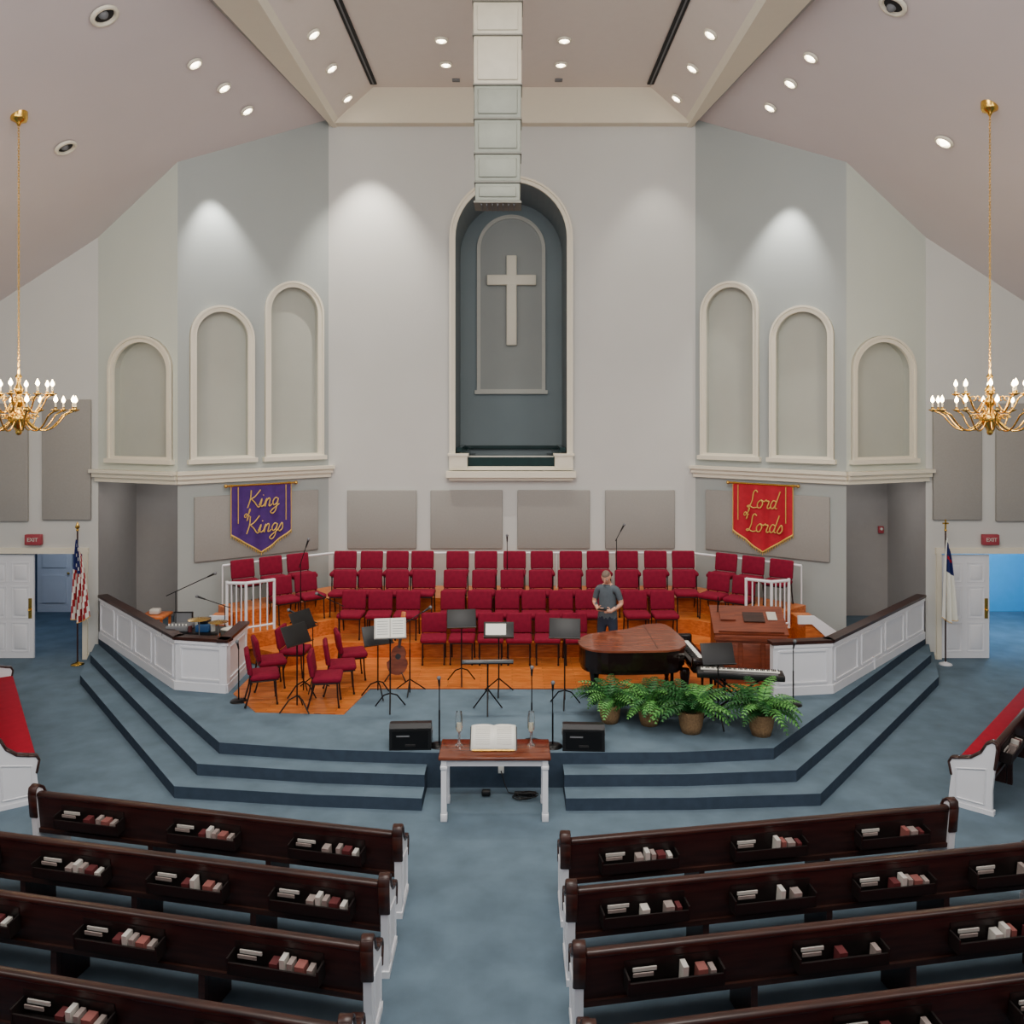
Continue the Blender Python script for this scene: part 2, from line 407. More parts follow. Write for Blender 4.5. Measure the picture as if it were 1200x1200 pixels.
    def dx(x,sx=sx): return x+15 if sx<0 else x-8.63
    xa,xb=(dx(-11.02),dx(-8.94)) if sx<0 else (dx(8.94),dx(11.02))
    outer=[(0,0),(xa,0),(xa,2.2),(xb,2.2),(xb,0),(Wd.L,0),(Wd.L,11),(0,11)]
    b=B('wall_door_'+side); vs,fs=fill_holes(outer,[]); b.add([(v[0],v[1],0) for v in vs],fs,M_wall,False,Wd.M)
    b.add([(xa,0,0),(xa,2.2,0),(xb,2.2,0),(xb,0,0),(xa,0,-.2),(xa,2.2,-.2),(xb,2.2,-.2),(xb,0,-.2)],[(0,1,5,4),(1,2,6,5),(2,3,7,6)],M_wall,False,Wd.M)
    b.done()
    b=B('trim_door_'+side)
    b.box((xa-.05,1.13,.02),(.1,2.26,.06),M_trim,Wd.M); b.box((xb+.05,1.13,.02),(.1,2.26,.06),M_trim,Wd.M); b.box(((xa+xb)/2,2.26,.02),(xb-xa+.24,.12,.07),M_trim,Wd.M)
    b.done()
    b=B('baseboard_'+side)
    b.box((xa/2-.05,.06,.012),(xa-.1,.12,.024),M_trim,Wd.M); b.box(((xb+Wd.L)/2+.05,.06,.012),(Wd.L-xb-.1,.12,.024),M_trim,Wd.M); b.done()
    def leaf(name,Mx,w=1.0):
        d=B(name); d.box((w/2,1.09,0),(w,2.16,.045),M_white,Mx)
        for cx in(.27,.73):
            for (z0,z1) in((.15,.75),(.85,1.5),(1.6,2.0)):
                for q in(.024,-.024):
                    zc=(z0+z1)/2; ww=w*.34; hh=z1-z0
                    for (ax,az,bx,bz) in((w*cx,z0,ww,.02),(w*cx,z1,ww,.02),(w*cx-ww/2,zc,.02,hh),(w*cx+ww/2,zc,.02,hh)):
                        d.box((ax,az,q),(bx,bz,.018),M_white,Mx)
                    d.rbox((w*cx,zc,q),(ww-.1,hh-.1,.03),M_white,.014,Mx)
        d.box((w-.07,1.05,.035),(.07,.42,.01),M_brass,Mx); d.sph((w-.07,1.02,.07),.03,M_brass,8,M=Mx)
        return d.done()
    if sx<0:
        leaf('door_1',Wd.M@Matrix.Translation((xa+.0,0,-.05)),1.03)
        leaf('door_2',Wd.M@Matrix.Translation((xb-.03,0,-.06))@Matrix.Rotation(math.radians(100),4,'Y'),1.0)
    else:
        leaf('door_3',Wd.M@Matrix.Translation((xa,0,-.05)),1.03)
        leaf('door_4',Wd.M@Matrix.Translation((xb+.05,0,-.3))@Matrix.Rotation(math.radians(62),4,'Y'),1.0)
    b=B('wall_lobby_'+side); ml=M_dkblue if sx<0 else M_sky
    X0,X1=sorted((sx*8.7,sx*13.5))
    b.add([(X0,18.0,0),(X0,22,0),(X0,22,3),(X0,18.0,3),(X1,22,0),(X1,22,3),(X1,18.0,0),(X1,18.0,3)],[(0,1,2,3),(1,4,5,2),(4,6,7,5),(3,2,5,7)],ml); b.done()
    if sx<0:
        d=B('door_5'); cx=-11.75
        d.box((cx,21.95,1.05),(.9,.05,2.1),M_white); d.box((cx,21.9,1.5),(.6,.03,.7),M_white); d.box((cx,21.9,.6),(.6,.03,.7),M_white); d.sph((cx+.37,21.88,1.0),.035,M_brass,8); d.done()
    for (xq0,xq1,z0,z1) in ((9.77,8.76,2.9,5.41),(11.3,10.07,2.87,5.33)):
        cx=sx*(xq0+xq1)/2
        b=B('acoustic_panel'); b.rbox((cx,17.76,(z0+z1)/2),(xq0-xq1,.07,z1-z0),M_acou,.02); b.done()
    b=B('exit_sign'); ex=sx*9.93
    b.rbox((ex,17.72,2.5),(.34,.1,.22),M_exit,.015); b.text('EXIT',.11,M_card,Matrix.Translation((ex,17.665,2.5))@Matrix.Rotation(pi/2,4,'X'),shear=0); b.done()
    b=B('wall_'+side); b.add([(sx*15,-6,0),(sx*15,17.8,0),(sx*15,17.8,8),(sx*15,-6,8)],[(0,1,2,3)],M_wall); b.done()
b=B('fire_alarm'); b.rbox((8.45,19.55,2.45),(.12,.06,.16),M_exit,.01); b.sph((8.45,19.51,2.47),.035,M_paper,8); b.done()

for (x0,x1) in((-3.66,-2.12),(-1.81,-.21),(.12,1.73),(2.07,3.62)):
    b=B('acoustic_panel'); b.rbox(((x0+x1)/2,18.965,2.76),(x1-x0,.06,1.31),M_acou,.02); b.done()

# ---- ceiling
b=B('ceiling')
ys=[-6,0,6,12,16,20.5]
for sx in(-1,1):
    vs=[];fs=[]
    for y in ys:
        vs+= [(sx*xA(y),y,ZT),(sx*15,y,ceilz(15,y))]
    for i in range(len(ys)-1): fs.append((2*i,2*i+1,2*i+3,2*i+2))
    b.add(vs,fs,M_ceil)
    vs=[]
    for y in(-6,19.6):
        vs+= [(sx*(xA(y)+.0),y,ZT),(sx*(xA(y)-.08-.012*(20-y)),y,ZT-.18),(sx*3.9,y,ZT-.18),(sx*3.82,y,ZT-.06),(sx*3.05,y,ZT+.62)]
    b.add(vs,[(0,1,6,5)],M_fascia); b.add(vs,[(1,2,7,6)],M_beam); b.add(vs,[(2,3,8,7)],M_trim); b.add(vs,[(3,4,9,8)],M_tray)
b.add([(-3.05,-6,ZT+.62),(3.05,-6,ZT+.62),(3.05,19.6,ZT+.62),(-3.05,19.6,ZT+.62)],[(0,1,2,3)],M_tray)
b.box((0,18.95,ZT-.11),(8.1,.4,.1),M_beam)
b.box((0,18.8,ZT+.25),(7.9,.12,.8),M_beam)
b.done()
b=B('ceiling_slot_vents')
for sx in(-1,1): 
    b.box((sx*3.0,6.5,ZT+.6),(.14,24,.03),M_slot); b.box((sx*3.0,6.5,ZT+.59),(.03,24,.03),M_grey)
b.done()

def downlight(x,y,z,nrm,r=.12,lit=True,name='recessed_downlight'):
    n=Vector(nrm).normalized(); u,v=uvw(n)
    Mx=Matrix(((u.x,v.x,n.x,x),(u.y,v.y,n.y,y),(u.z,v.z,n.z,z),(0,0,0,1)))
    b=B(name)
    b.lathe([(r*1.35,.0),(r*1.35,.03),(r*1.05,.045),(r,.03),(r*.9,-.02)],M_trim,M=Mx,n=20)
    b.lathe([(r*.92,.0),(r*.7,.012),(0.001,.016)],M_lamp if lit else M_slot,M=Mx,n=20)
    if lit: b.sph((0,0,.02),r*.55,M_lamp,10,M=Mx)
    else: b.sph((r*.3,0,.0),r*.5,M_grey,10,M=Mx)
    b.done()
sl=Vector((.65,0,-1))
for (x,y,lit,r) in((-5.93,12.41,0,.16),(-5.42,14.56,1,.1),(-5.29,15.65,1,.1),(-5.21,16.76,1,.1),(-7.62,14.56,0,.14),
                 (5.6,12.53,0,.16),(5.15,14.7,1,.1),(5.13,15.7,1,.1),(5.09,16.8,1,.1),(7.42,14.64,1,.12)):
    downlight(x,y,ceilz(x,y)-.01,(sl.x*(1 if x<0 else -1),0,-1),r,bool(lit))
for sx in(-1,1):
    for y in(13.6,15.1,16.6,18.2):
        x=3.52; z=ZT-.06+(3.82-x)/.77*.68
        downlight(sx*x,y,z-.015,(-sx*.55,0,-.8),.1)
for (x,y) in((-1.35,16.3),(-1.35,17.45),(1.0,16.3),(1.0,17.45)):
    downlight(x,y,ZT+.61,(0,0,-1),.1)
for x in(-1.2,1.0):
    b=B('ceiling_vent'); b.box((x,18.3,ZT+.6),(.16,.12,.03),M_grey); b.done()

b=B('hanging_air_duct')
zs=[8.38,8.68,9.12,9.65,10.17,10.93,11.45,12.28]
for i in range(len(zs)-1):
    w=.69+.012*i; m=(M_duct2,M_duct2,M_duct2,M_duct2,M_duct1,M_duct1,M_duct1)[i]; zc=(zs[i]+zs[i+1])/2; hh=zs[i+1]-zs[i]-.02
    b.rbox((-.22,13.3,zc),(w,.5,hh),m,.02)
    b.rbox((-.22,13.04,zc),(w-.12,.03,hh-.12),m,.014)
    b.box((-.22,13.3,zs[i+1]),(w+.03,.54,.022),M_duct3)
b.box((-.22,13.3,zs[0]-.005),(.73,.54,.03),M_duct3)
for k in range(7): b.box((-.47+k*.083,13.3,zs[0]-.03),(.02,.42,.03),M_grey)
b.done()

# ---------------------------------------------------------------- half walls
def halfwall(name,pts,h=.85,z=.48):
    b=B(name)
    for p,q in zip(pts[:-1],pts[1:]):
        W=Wall(p,q); L=W.L
        b.box((L/2,z+h/2,-.06),(L,h,.12),M_white,W.M)
        b.box((L/2,z+h+.02,-.06),(L+.06,.05,.19),M_pewcap,W.M)
        b.box((L/2,z+h-.04,.01),(L,.05,.03),M_white,W.M); b.box((L/2,z+.07,.01),(L,.14,.03),M_white,W.M)
        n=max(1,round(L/1.05)); w=L/n
        for sd in(.008,-.128):
          for i in range(n):
            a=i*w+.1; c=(i+1)*w-.1; z0=z+.2; z1=z+h-.12
            for (cx,cz,sx_,sz) in(((a+c)/2,z0,c-a,.03),((a+c)/2,z1,c-a,.03),(a,(z0+z1)/2,.03,z1-z0),(c,(z0+z1)/2,.03,z1-z0)):
                b.box((cx,cz,sd),(sx_,sz,.028),M_white,W.M)
    return b
halfwall('choir_half_wall',[(-8.5,17.6),(-5.68,14.4),(-4.75,14.2),(-4.78,15.4)]).done()
halfwall('choir_half_wall',[(4.3,14.05),(5.33,14.2),(8.5,17.6)]).done()

for sx in(-1,1):
    b=B('choir_stairs')
    for i in range(4):
        h=.48+.2*(i+1); x0=6.55-.3*i
        b.box((sx*(x0-.15),15.95,(h+.48)/2),(.3,.8,h-.48),M_stepw); b.box((sx*(x0-.14),15.95,h+.012),(.34,.84,.03),M_floorw)
    pr=[(6.6,.48),(6.6,.68),(5.5,1.45),(5.2,1.45),(5.2,1.3),(5.45,1.3),(6.35,.48)]
    vs=[(sx*p[0],15.5,p[1]) for p in pr]+[(sx*p[0],15.55,p[1]) for p in pr]; n=len(pr)
    b.add(vs,[list(range(n)),list(range(n,2*n))]+[(i,(i+1)%n,n+(i+1)%n,n+i) for i in range(n)],M_white)
    b.done()
    b=B('white_railing')
    A=Vector((sx*5.32,15.92,1.06)); Bp=Vector((sx*4.93,15.82,1.06)); C=Vector((sx*4.5,16.15,1.06))
    if sx>0: Bp=Vector((4.85,15.95,1.06)); A=Vector((5.25,16.18,1.06)); C=Vector((4.45,16.22,1.06))
    up=Vector((0,0,.92))
    b.tube([A+up*.98,Bp+up,C+up],.03,M_white,8)
    b.tube([A+up*.1,Bp+up*.1,C+up*.1],.02,M_white,8)
    for p,q in((A,Bp),(Bp,C)):
        for k in range(5):
            t=p.lerp(q,k/4); b.cyl(t,t+up*.98,.014,M_white,n=6)
    for p in(A,Bp,C): b.cyl(p,p+up*1.02,.028,M_white,n=8)
    b.done()
b=B('choir_back_rail')
rp=[(-5.75,16.95),(-3.85,18.45),(3.85,18.45),(5.75,16.95)]
b.tube([(x,y,2.1) for x,y in rp],.025,M_white,8)
for p,q in zip(rp[:-1],rp[1:]):
    n=int((Vector(p)-Vector(q)).length/.9)
    for k in range(n+1):
        t=Vector(p).lerp(Vector(q),k/n); b.cyl((t.x,t.y,1.34),(t.x,t.y,2.1),.016,M_white,n=6)
b.done()

# ---------------------------------------------------------------- chairs
def make_chair():
    b=B('choir_chair')
    b.rbox((0,-.01,.45),(.49,.46,.09),M_maroon,.04,seg=3)
    Mb=Matrix.Translation((0,.235,.68))@Matrix.Rotation(math.radians(-9),4,'X')
    b.rbox((0,0,0),(.48,.065,.37),M_maroon,.032,Mb,seg=3)
    b.rbox((0,.03,0),(.44,.03,.33),M_maroon,.012,Mb)
    for sx in(-1,1):
        b.tube([(sx*.2,-.2,0),(sx*.2,-.18,.2),(sx*.2,-.17,.41)],.0135,M_metal,8)
        b.tube([(sx*.215,.29,0),(sx*.215,.22,.25),(sx*.215,.2,.45),(sx*.215,.25,.62)],.0135,M_metal,8)
        b.tube([(sx*.2,-.18,.39),(sx*.215,.2,.39)],.012,M_metal,8)
        b.cyl((sx*.2,-.2,0),(sx*.2,-.2,.03),.018,M_black,n=8); b.cyl((sx*.215,.29,0),(sx*.215,.29,.03),.018,M_black,n=8)
    b.tube([(-.2,-.18,.39),(.2,-.18,.39)],.012,M_metal,8); b.tube([(-.215,.2,.39),(.215,.2,.39)],.012,M_metal,8)
    b.box((0,-.02,.4),(.42,.4,.02),M_black)
    return b
ch=make_chair().done((-3.53,17.85,Z4))
def rowx(y,z,pxs):
    for x in pxs: inst(ch,(x,y+random.uniform(-.02,.02),z),random.uniform(-.06,.06))
rowx(17.85,Z4,[-2.98,-2.44,-1.9])
rowx(17.85,Z4,[-1.15+.597*i for i in range(9)])
rowx(17.2,Z3,[-3.42,-2.88,-2.34,-1.8]); rowx(17.2,Z3,[-1.17+.585*i for i in range(9)])
rowx(16.55,Z2,[-3.12,-2.58,-2.04]); rowx(16.55,Z2,[-1.16,-.63,-.1,.43,.96,1.49,2.42,2.96])
rowx(15.9,.495,[-1.46,-.93,-.4,.13,.66,1.19])
for sx in(-1,1):
    for (x,y) in((4.32,17.6),(4.78,17.24),(5.24,16.87)): inst(ch,(sx*x,y,Z4),sx*-.66)
    for (x,y) in((4.0,16.95),(4.42,16.62)): inst(ch,(sx*x,y,Z3),sx*-.66)
for (x,y,r) in((-4.0,13.75,1.9),(-4.1,14.5,2.0),(-2.95,13.62,1.7),(-2.85,14.25,1.8),(-2.8,14.95,1.9),(-3.85,15.15,1.5)):
    inst(ch,(x,y,.495),r)

# ---------------------------------------------------------------- pews
def make_pew(L,name='church_pew',aisle=0,ang=0):
    """aisle: which end (+1/-1) stands on the centre aisle, its end panel is squared to the aisle"""
    b=B(name)
    Mb=Matrix.Translation((0,0,.42))@Matrix.Rotation(math.radians(7),4,'X')
    b.box((0,0,.2),(L,.035,.44),M_pew,Mb)
    b.rbox((0,0,.44),(L,.075,.055),M_pewcap,.02,Mb)
    b.box((0,-.02,.02),(L,.04,.05),M_pewcap,Mb)
    cut=.12 if aisle else 0; cx=-aisle*cut/2
    b.rbox((cx,.24,.41),(L-cut,.44,.045),M_pew,.01)
    b.rbox((cx,.25,.455),(L-.05-cut,.42,.06),M_red,.025)
    n=max(1,int(L/1.5))
    for i in range(1,n+1):
        x=-L/2+L*i/(n+1)
        b.box((x,.22,.2),(.05,.36,.4),M_pew); b.box((x,.0,.22),(.06,.06,.44),M_pew)
    nr=max(1,round(L/1.35))
    rnd=random.Random(int(L*100)+int(ang*1000))
    for i in range(nr):
        x=-L/2+L*(i+.5)/nr
        b.box((x,-.09,.15),(.8,.12,.018),M_rack,Mb); b.box((x,-.145,.2),(.8,.014,.1),M_rack,Mb); b.box((x,-.022,.25),(.8,.006,.2),M_rack,Mb)
        for q in(-.4,.4): b.box((x+q,-.09,.22),(.016,.13,.14),M_rack,Mb)
        b.box((x-.24,-.05,.285),(.2,.012,.03),M_card,Mb); b.box((x-.26,-.08,.262),(.17,.01,.03),M_bookg,Mb)
        bk=[M_bookr,M_card,M_bookg,M_bookt,M_bookg]; o=rnd.randrange(3)
        for kk,(dx,ww,hh) in enumerate(((.0,.08,.12),(.08,.05,.165),(.145,.05,.14),(.23,.09,.125),(.32,.05,.11))):
            if rnd.random()<.85: b.box((x+dx,-.085,.16+hh/2),(ww*.9,.09,hh),bk[(kk+o*(kk!=1))%5],Mb)
    pr=[(-.05,0),(-.05,.3),(-.08,.6),(-.11,.86),(-.10,.93),(-.05,.95),(.02,.9),(.08,.78),(.2,.68),(.34,.64),(.43,.62),(.46,.56),(.43,.4),(.46,.12),(.46,0)]
    for k,sx in enumerate((-1,1)):
        ME=Matrix.Translation((sx*L/2,0,0))@Matrix.Rotation(-ang if sx==aisle else 0,4,'Z')
        x0=0; x1=sx*.07; m=len(pr)
        vs=[(x0,p[0],p[1]) for p in pr]+[(x1,p[0],p[1]) for p in pr]
        b.add(vs,[list(range(m)),list(range(m,2*m))]+[(i,(i+1)%m,m+(i+1)%m,m+i) for i in range(m)],M_white,M=ME)
        xm=(x0+x1)/2
        pc=[p for p in pr[2:13]]
        for i in range(len(pc)-1):
            a=Vector((xm,)+pc[i]); c=Vector((xm,)+pc[i+1]); d=(c-a); ln=d.length; an=math.atan2(d.z,d.y)
            b.rbox((0,0,0),(.105,ln+.02,.03),M_pewcap,.01,ME@Matrix.Translation((a+c)/2)@Matrix.Rotation(an,4,'X'),seg=1)
        xo=x1+sx*.004
        for (y0,z0,y1,z1) in((.04,.12,.37,.12),(.37,.12,.37,.5),(.37,.5,.02,.58),(.02,.58,.04,.12)):
            b.tube([(xo,y0,z0),(xo,y1,z1)],.01,M_white,6,ME)
        b.box((xm,.2,.03),(.09,.54,.06),M_white,ME)
    return b
al,ar=math.radians(-12.6),math.radians(10.0)
for i in range(5):
    ya=8.78-.915*i; L=4.25+(.9 if i==1 else 1.6 if i>1 else 0)
    make_pew(L,aisle=1,ang=al).done((-1.2-math.cos(al)*L/2,ya-math.sin(al)*L/2,0),al)
for i in range(5):
    ya=8.64-.885*i; L=4.25+(.75 if i==1 else 1.6 if i>1 else 0)
    make_pew(L,aisle=-1,ang=ar).done((.57+math.cos(ar)*L/2,ya+math.sin(ar)*L/2,0),ar)
for (nx,ny,th,sgn) in((-6.68,11.1,math.radians(-56),1),(-7.65,10.5,math.radians(-56),1),(6.15,11.0,math.radians(48),-1),(6.95,10.3,math.radians(48),-1)):
    L=4.6
    make_pew(L).done((nx-sgn*math.cos(th)*L/2,ny-sgn*math.sin(th)*L/2,0),th)

# ---------------------------------------------------------------- communion table & things on it
TX,TY=-.22,11.08
b=B('communion_table')
b.rbox((0,0,.80),(1.42,.62,.045),M_mahog,.015); b.box((0,0,.735),(1.28,.5,.09),M_white)
for sx in(-1,1):
    for sy in(-1,1):
        x,y=sx*.64,sy*.25
        b.prism([(x-.035,y-.035),(x+.035,y-.035),(x+.035,y+.035),(x-.035,y+.035)],0,.78,M_white)
        b.rbox((x,y,.68),(.09,.09,.05),M_white,.01); b.rbox((x,y,.05),(.085,.085,.1),M_white,.01)
b.done((TX,TY-.04,0))
b=B('open_bible')
Mt=Matrix.Translation((TX-.02,TY+.0,.94))@Matrix.Rotation(math.radians(38),4,'X')
b.box((0,0,-.03),(.54,.36,.02),M_brass,Mt); b.box((0,-.185,-.005),(.54,.02,.05),M_brass,Mt)
for sx in(-1,1):
    n=8; vs=[];fs=[]
    for i in range(n+1):
        t=i/n; zt=.012+.035*math.sin(pi*min(1,t*1.0))**.6*(1-.3*t) if 0<t<1 else .012
        for y in(-.17,.17): vs+= [(sx*t*.29,y,-.018),(sx*t*.29,y,zt)]
    for i in range(n):
        k=i*4; fs+= [(k+1,k+5,k+7,k+3),(k,k+1,k+5,k+4),(k+2,k+3,k+7,k+6)]
    fs.append((4*n,4*n+1,4*n+3,4*n+2)); b.add(vs,fs,M_paper,True,Mt)
    for j in range(9): b.box((sx*.14,.125-.03*j,.0475),(.19,.005,.001),M_card,Mt)
b.box((0,-.02,-.021),(.61,.38,.008),M_black,Mt)
Mz=Matrix.Translation((TX-.02,TY,0))
b.prism([(-.2,-.1),(.2,-.1),(.2,.14),(-.2,.14)],.823,.835,M_brass,M=Mz)
b.cyl((TX-.02,TY+.1,.83),(TX-.02,TY+.06,.95),.03,M_brass)
b.done()
for x in(-.47,.47):
    b=B('glass_candlestick')
    b.lathe([(.055,0),(.055,.012),(.02,.03),(.012,.08),(.018,.12),(.012,.16),(.03,.19)],M_glass,n=14)
    b.lathe([(.035,.19),(.05,.24),(.05,.36),(.038,.44)],M_glass,n=14); b.cyl((0,0,.19),(0,0,.30),.02,M_candle)
    b.done((TX+x,TY+.05,.822))

def wedge(x,y,rz):
    b=B('stage_monitor')
    pr=[(-.2,0),(-.2,.08),(-.02,.33),(.16,.36),(.2,.3),(.2,0)]; w=.29; m=len(pr)
    vs=[(-w,p[0],p[1]) for p in pr]+[(w,p[0],p[1]) for p in pr]
    b.add(vs,[list(range(m)),list(range(m,2*m))]+[(i,(i+1)%m,m+(i+1)%m,m+i) for i in range(m)],M_black)
    b.box((0,.205,.15),(.5,.012,.24),M_blackm); b.box((.1,.213,.2),(.18,.004,.02),M_grey); b.rbox((0,.21,.07),(.14,.02,.04),M_slot,.008)
    for sx in(-1,1): b.box((sx*.295,0,.2),(.015,.14,.05),M_grey)
    b.done((x,y,.48),rz)
wedge(-1.42,12.02,pi+.05); wedge(1.0,11.98,pi-.05)

def mic(x,y,z,h,boom=None,base='round',name='microphone_stand'):
    b=B(name)
    if base=='round': b.lathe([(.0,.035),(.05,.035),(.13,.02),(.14,0)],M_blackm,n=20)
    else:
        for k in range(3):
            a=2*pi*k/3+.5; b.tube([(0,0,.22),(.28*math.cos(a),.28*math.sin(a),.012)],.011,M_blackm,6)
    b.cyl((0,0,.0),(0,0,h*.6),.012,M_blackm,n=8); b.cyl((0,0,h*.6),(0,0,h),.008,M_blackm,n=8)
    e=Vector((0,0,h))
    if boom:
        e=Vector((boom[0],boom[1],h+boom[2]))
        b.cyl(Vector((0,0,h))-(e-Vector((0,0,h)))*.3,e,.008,M_blackm,n=8)
        d=(e-Vector((0,0,h))).normalized()
    else: d=Vector((0,-.5,.86))
    b.cyl(e,e+d*.14,.013,M_black,.02,n=8); b.sph(e+d*.16,.03,M_grey,10)
    b.done((x,y,z))
for (x,y,h) in((-1.02,11.98,.84),(.57,11.96,.78),(.28,12.1,.95),(-4.42,13.8,.85),(4.5,13.65,.9)): mic(x,y,.48,h)
mic(-5.95,15.1,.48,1.5,(.6,-.1,.28),'tri'); mic(-4.05,16.35,1.06,1.2,(.1,.0,.3),'tri'); mic(-3.35,14.35,.495,1.15,(-.3,.1,.1),'tri')
mic(-.1,17.52,1.34,1.15); mic(2.15,17.55,1.34,1.2,(.08,0,.15),'tri'); mic(-1.7,14.2,.495,1.2,(.2,.15,.1),'tri')
mic(-5.15,15.3,.48,1.2,(-.35,.0,.12),'tri'); mic(-3.1,15.35,.495,1.2,(-.25,-.1,.15),'tri')
def mstand(x,y,z,h,rz,sheet=0,m=None,w=.5,name='music_stand'):
    b=B(name); m=m or M_black
    for k in range(3):
        a=2*pi*k/3+.5; b.tube([(0,0,.25),(.12*math.cos(a),.12*math.sin(a),.2),(.27*math.cos(a),.27*math.sin(a),.012)],.012,M_blackm,6)
    b.cyl((0,0,.1),(0,0,h-.1),.012,M_blackm,n=8)
    Mt=Matrix.Translation((0,0,h))@Matrix.Rotation(math.radians(-28),4,'X')
    b.rbox((0,0,.05),(w,.012,.33),m,.006,Mt); b.box((0,-.03,-.11),(w,.07,.012),m,Mt)
    b.box((0,.03,.0),(.05,.05,.1),M_blackm,Mt)
    if sheet:
        b.box((-.12,-.012,.06),(.22,.006,.3),M_paper,Mt); b.box((.12,-.014,.06),(.22,.006,.3),M_paper,Mt)
        for j in range(6):
            for q in(-.12,.12): b.box((q,-.0185,.16-.04*j),(.17,.001,.006),M_grey,Mt)
    b.done((x,y,z),rz)
mstand(-.87,14.7,.495,1.05,.1); mstand(.84,13.6,.48,1.18,-.1); mstand(-1.92,13.45,.48,1.22,.15,1,M_card)
mstand(-3.35,13.3,.495,1.15,1.0); mstand(-3.42,14.0,.495,1.2,1.1)
mstand(3.08,12.75,.48,1.02,.1); mstand(-2.2,14.0,.495,.95,.5)
b=B('music_stand')
for k in range(3):
    a=2*pi*k/3+.5; b.tube([(0,0,.25),(.27*math.cos(a),.27*math.sin(a),.012)],.012,M_blackm,6)
b.cyl((0,0,.1),(0,0,.95),.012,M_blackm,n=8)
Mt=Matrix.Translation((0,0,1.03))@Matrix.Rotation(math.radians(-40),4,'X')
b.rbox((0,0,.02),(.5,.012,.3),M_black,.006,Mt); b.box((0,-.03,-.12),(.5,.06,.012),M_black,Mt)
b.box((-.05,-.012,.03),(.34,.006,.2),M_paper,Mt); b.done((-.22,14.2,.48))
b=B('percussion_bar_stand')
b.box((0,0,.78),(.8,.09,.03),M_steel); b.box((0,.03,.74),(.8,.02,.02),M_blackm); b.box((-.2,-.06,.80),(.3,.1,.02),M_grey)
b.cyl((0,0,.2),(0,0,.77),.014,M_blackm)
for k in range(3):
    a=2*pi*k/3+.5; b.tube([(0,0,.35),(.26*math.cos(a),.26*math.sin(a),.01)],.012,M_blackm,6)
b.done((-.38,13.35,.48),.04)

b=B('guitar')
Mt=Matrix.Translation((-2.02,14.9,.62))@Matrix.Rotation(math.radians(-14),4,'X')@Matrix.Rotation(math.radians(6),4,'Y')
pts=[]
for i in range(28):
    a=2*pi*i/28
    y=math.sin(a)*.25; wv=.19*abs(math.cos(a))**.8*(1-.22*(y>0))*(1-.18*math.exp(-((y-.04)/.06)**2)); pts.append((math.copysign(wv,math.cos(a)),y+.2))
mm=Matrix(((1,0,0,0),(0,0,-1,0),(0,1,0,0),(0,0,0,1)))
b.prism(pts,-.04,.04,M_mahog,M=Mt@mm)
b.box((0,-.05,.66),(.05,.025,.5),M_pew,Mt); b.rbox((0,-.05,.96),(.08,.025,.14),M_stepw,.01,Mt); b.lathe([(.05,0),(.0,.001)],M_black,M=Mt@mm@Matrix.Translation((0,.26,.041)))
b.tube([(-2.2,14.75,.5),(-2.02,15.0,.75),(-1.84,14.75,.5)],.012,M_blackm,6); b.tube([(-2.02,15.0,.75),(-2.02,15.25,.5)],.012,M_blackm,6)
b.done()

# ---------------------------------------------------------------- grand piano
b=B('grand_piano')
out=[(2.84,13.38),(1.62,13.3),(1.28,13.36),(1.1,13.6),(1.08,13.95),(1.25,14.3),(1.6,14.48),(1.95,14.62),(2.2,14.85),(2.4,15.0),(2.72,15.02)]
def smooth(pl,it=2):
    for _ in range(it):
        q=[]
        for i in range(len(pl)):
            a=Vector(pl[i]); c=Vector(pl[(i+1)%len(pl)])
            q+= [tuple(a.lerp(c,.22)),tuple(a.lerp(c,.78))]
        pl=q
    return pl
out=smooth(out)
def shrink(pl,k):
    c=Vector((sum(p[0] for p in pl)/len(pl),sum(p[1] for p in pl)/len(pl))); return [tuple(c+(Vector(p)-c)*k) for p in pl]
b.prism(out,1.12,1.40,M_blackg); b.prism(shrink(out,.97),1.05,1.12,M_blackg)
b.prism(shrink(out,1.02),1.405,1.435,M_lid)
b.box((2.3,14.2,1.437),(.01,1.5,.006),M_blackg)
Mk=Matrix.Translation((2.95,14.2,0))@Matrix.Rotation(math.radians(2),4,'Z')
b.rbox((.04,0,1.11),(.34,1.56,.12),M_blackg,.02,Mk); b.box((.05,0,1.18),(.16,1.24,.02),M_paper,Mk)
for i in range(35):
    if i%7 in(0,1,3,4,5): b.box((.0,-.6+i*.0345,1.195),(.09,.014,.02),M_black,Mk)
for q in(-.74,.74): b.rbox((.04,q,1.2),(.36,.1,.16),M_blackg,.03,Mk)
for (x,y) in((1.32,13.68),(2.75,13.58),(2.68,14.8)):
    b.lathe([(.035,0),(.04,.05),(.03,.08),(.05,.15),(.065,.4),(.085,.54),(.07,.6)],M_blackg,c=(x,y,.48),n=12)
b.box((2.66,14.2,.85),(.05,.05,.5),M_blackg); b.box((2.66,14.2,.6),(.12,.3,.05),M_blackg)
for q in(-.06,0,.06): b.box((2.77,14.2+q,.57),(.14,.03,.012),M_brass)
b.done()
b=B('piano_bench')
b.rbox((3.36,14.25,.92),(.3,.76,.1),M_black,.03)
for i in(-1,1):
    for j in(-1,1): b.cyl((3.36+i*.11,14.25+j*.32,.495),(3.36+i*.11,14.25+j*.32,.88),.02,M_blackg,.028)
b.done()
b=B('digital_keyboard')
Mk=Matrix.Translation((3.5,13.1,.48))@Matrix.Rotation(math.radians(-10),4,'Z')
b.rbox((0,0,.66),(1.3,.32,.09),M_black,.015,Mk); b.box((0,.04,.71),(1.18,.12,.012),M_paper,Mk)
for i in range(50):
    if i%7 in(0,1,3,4,5): b.box((-.58+i*.0236,.07,.722),(.013,.08,.014),M_black,Mk)
b.box((0,-.11,.708),(1.1,.06,.006),M_grey,Mk)
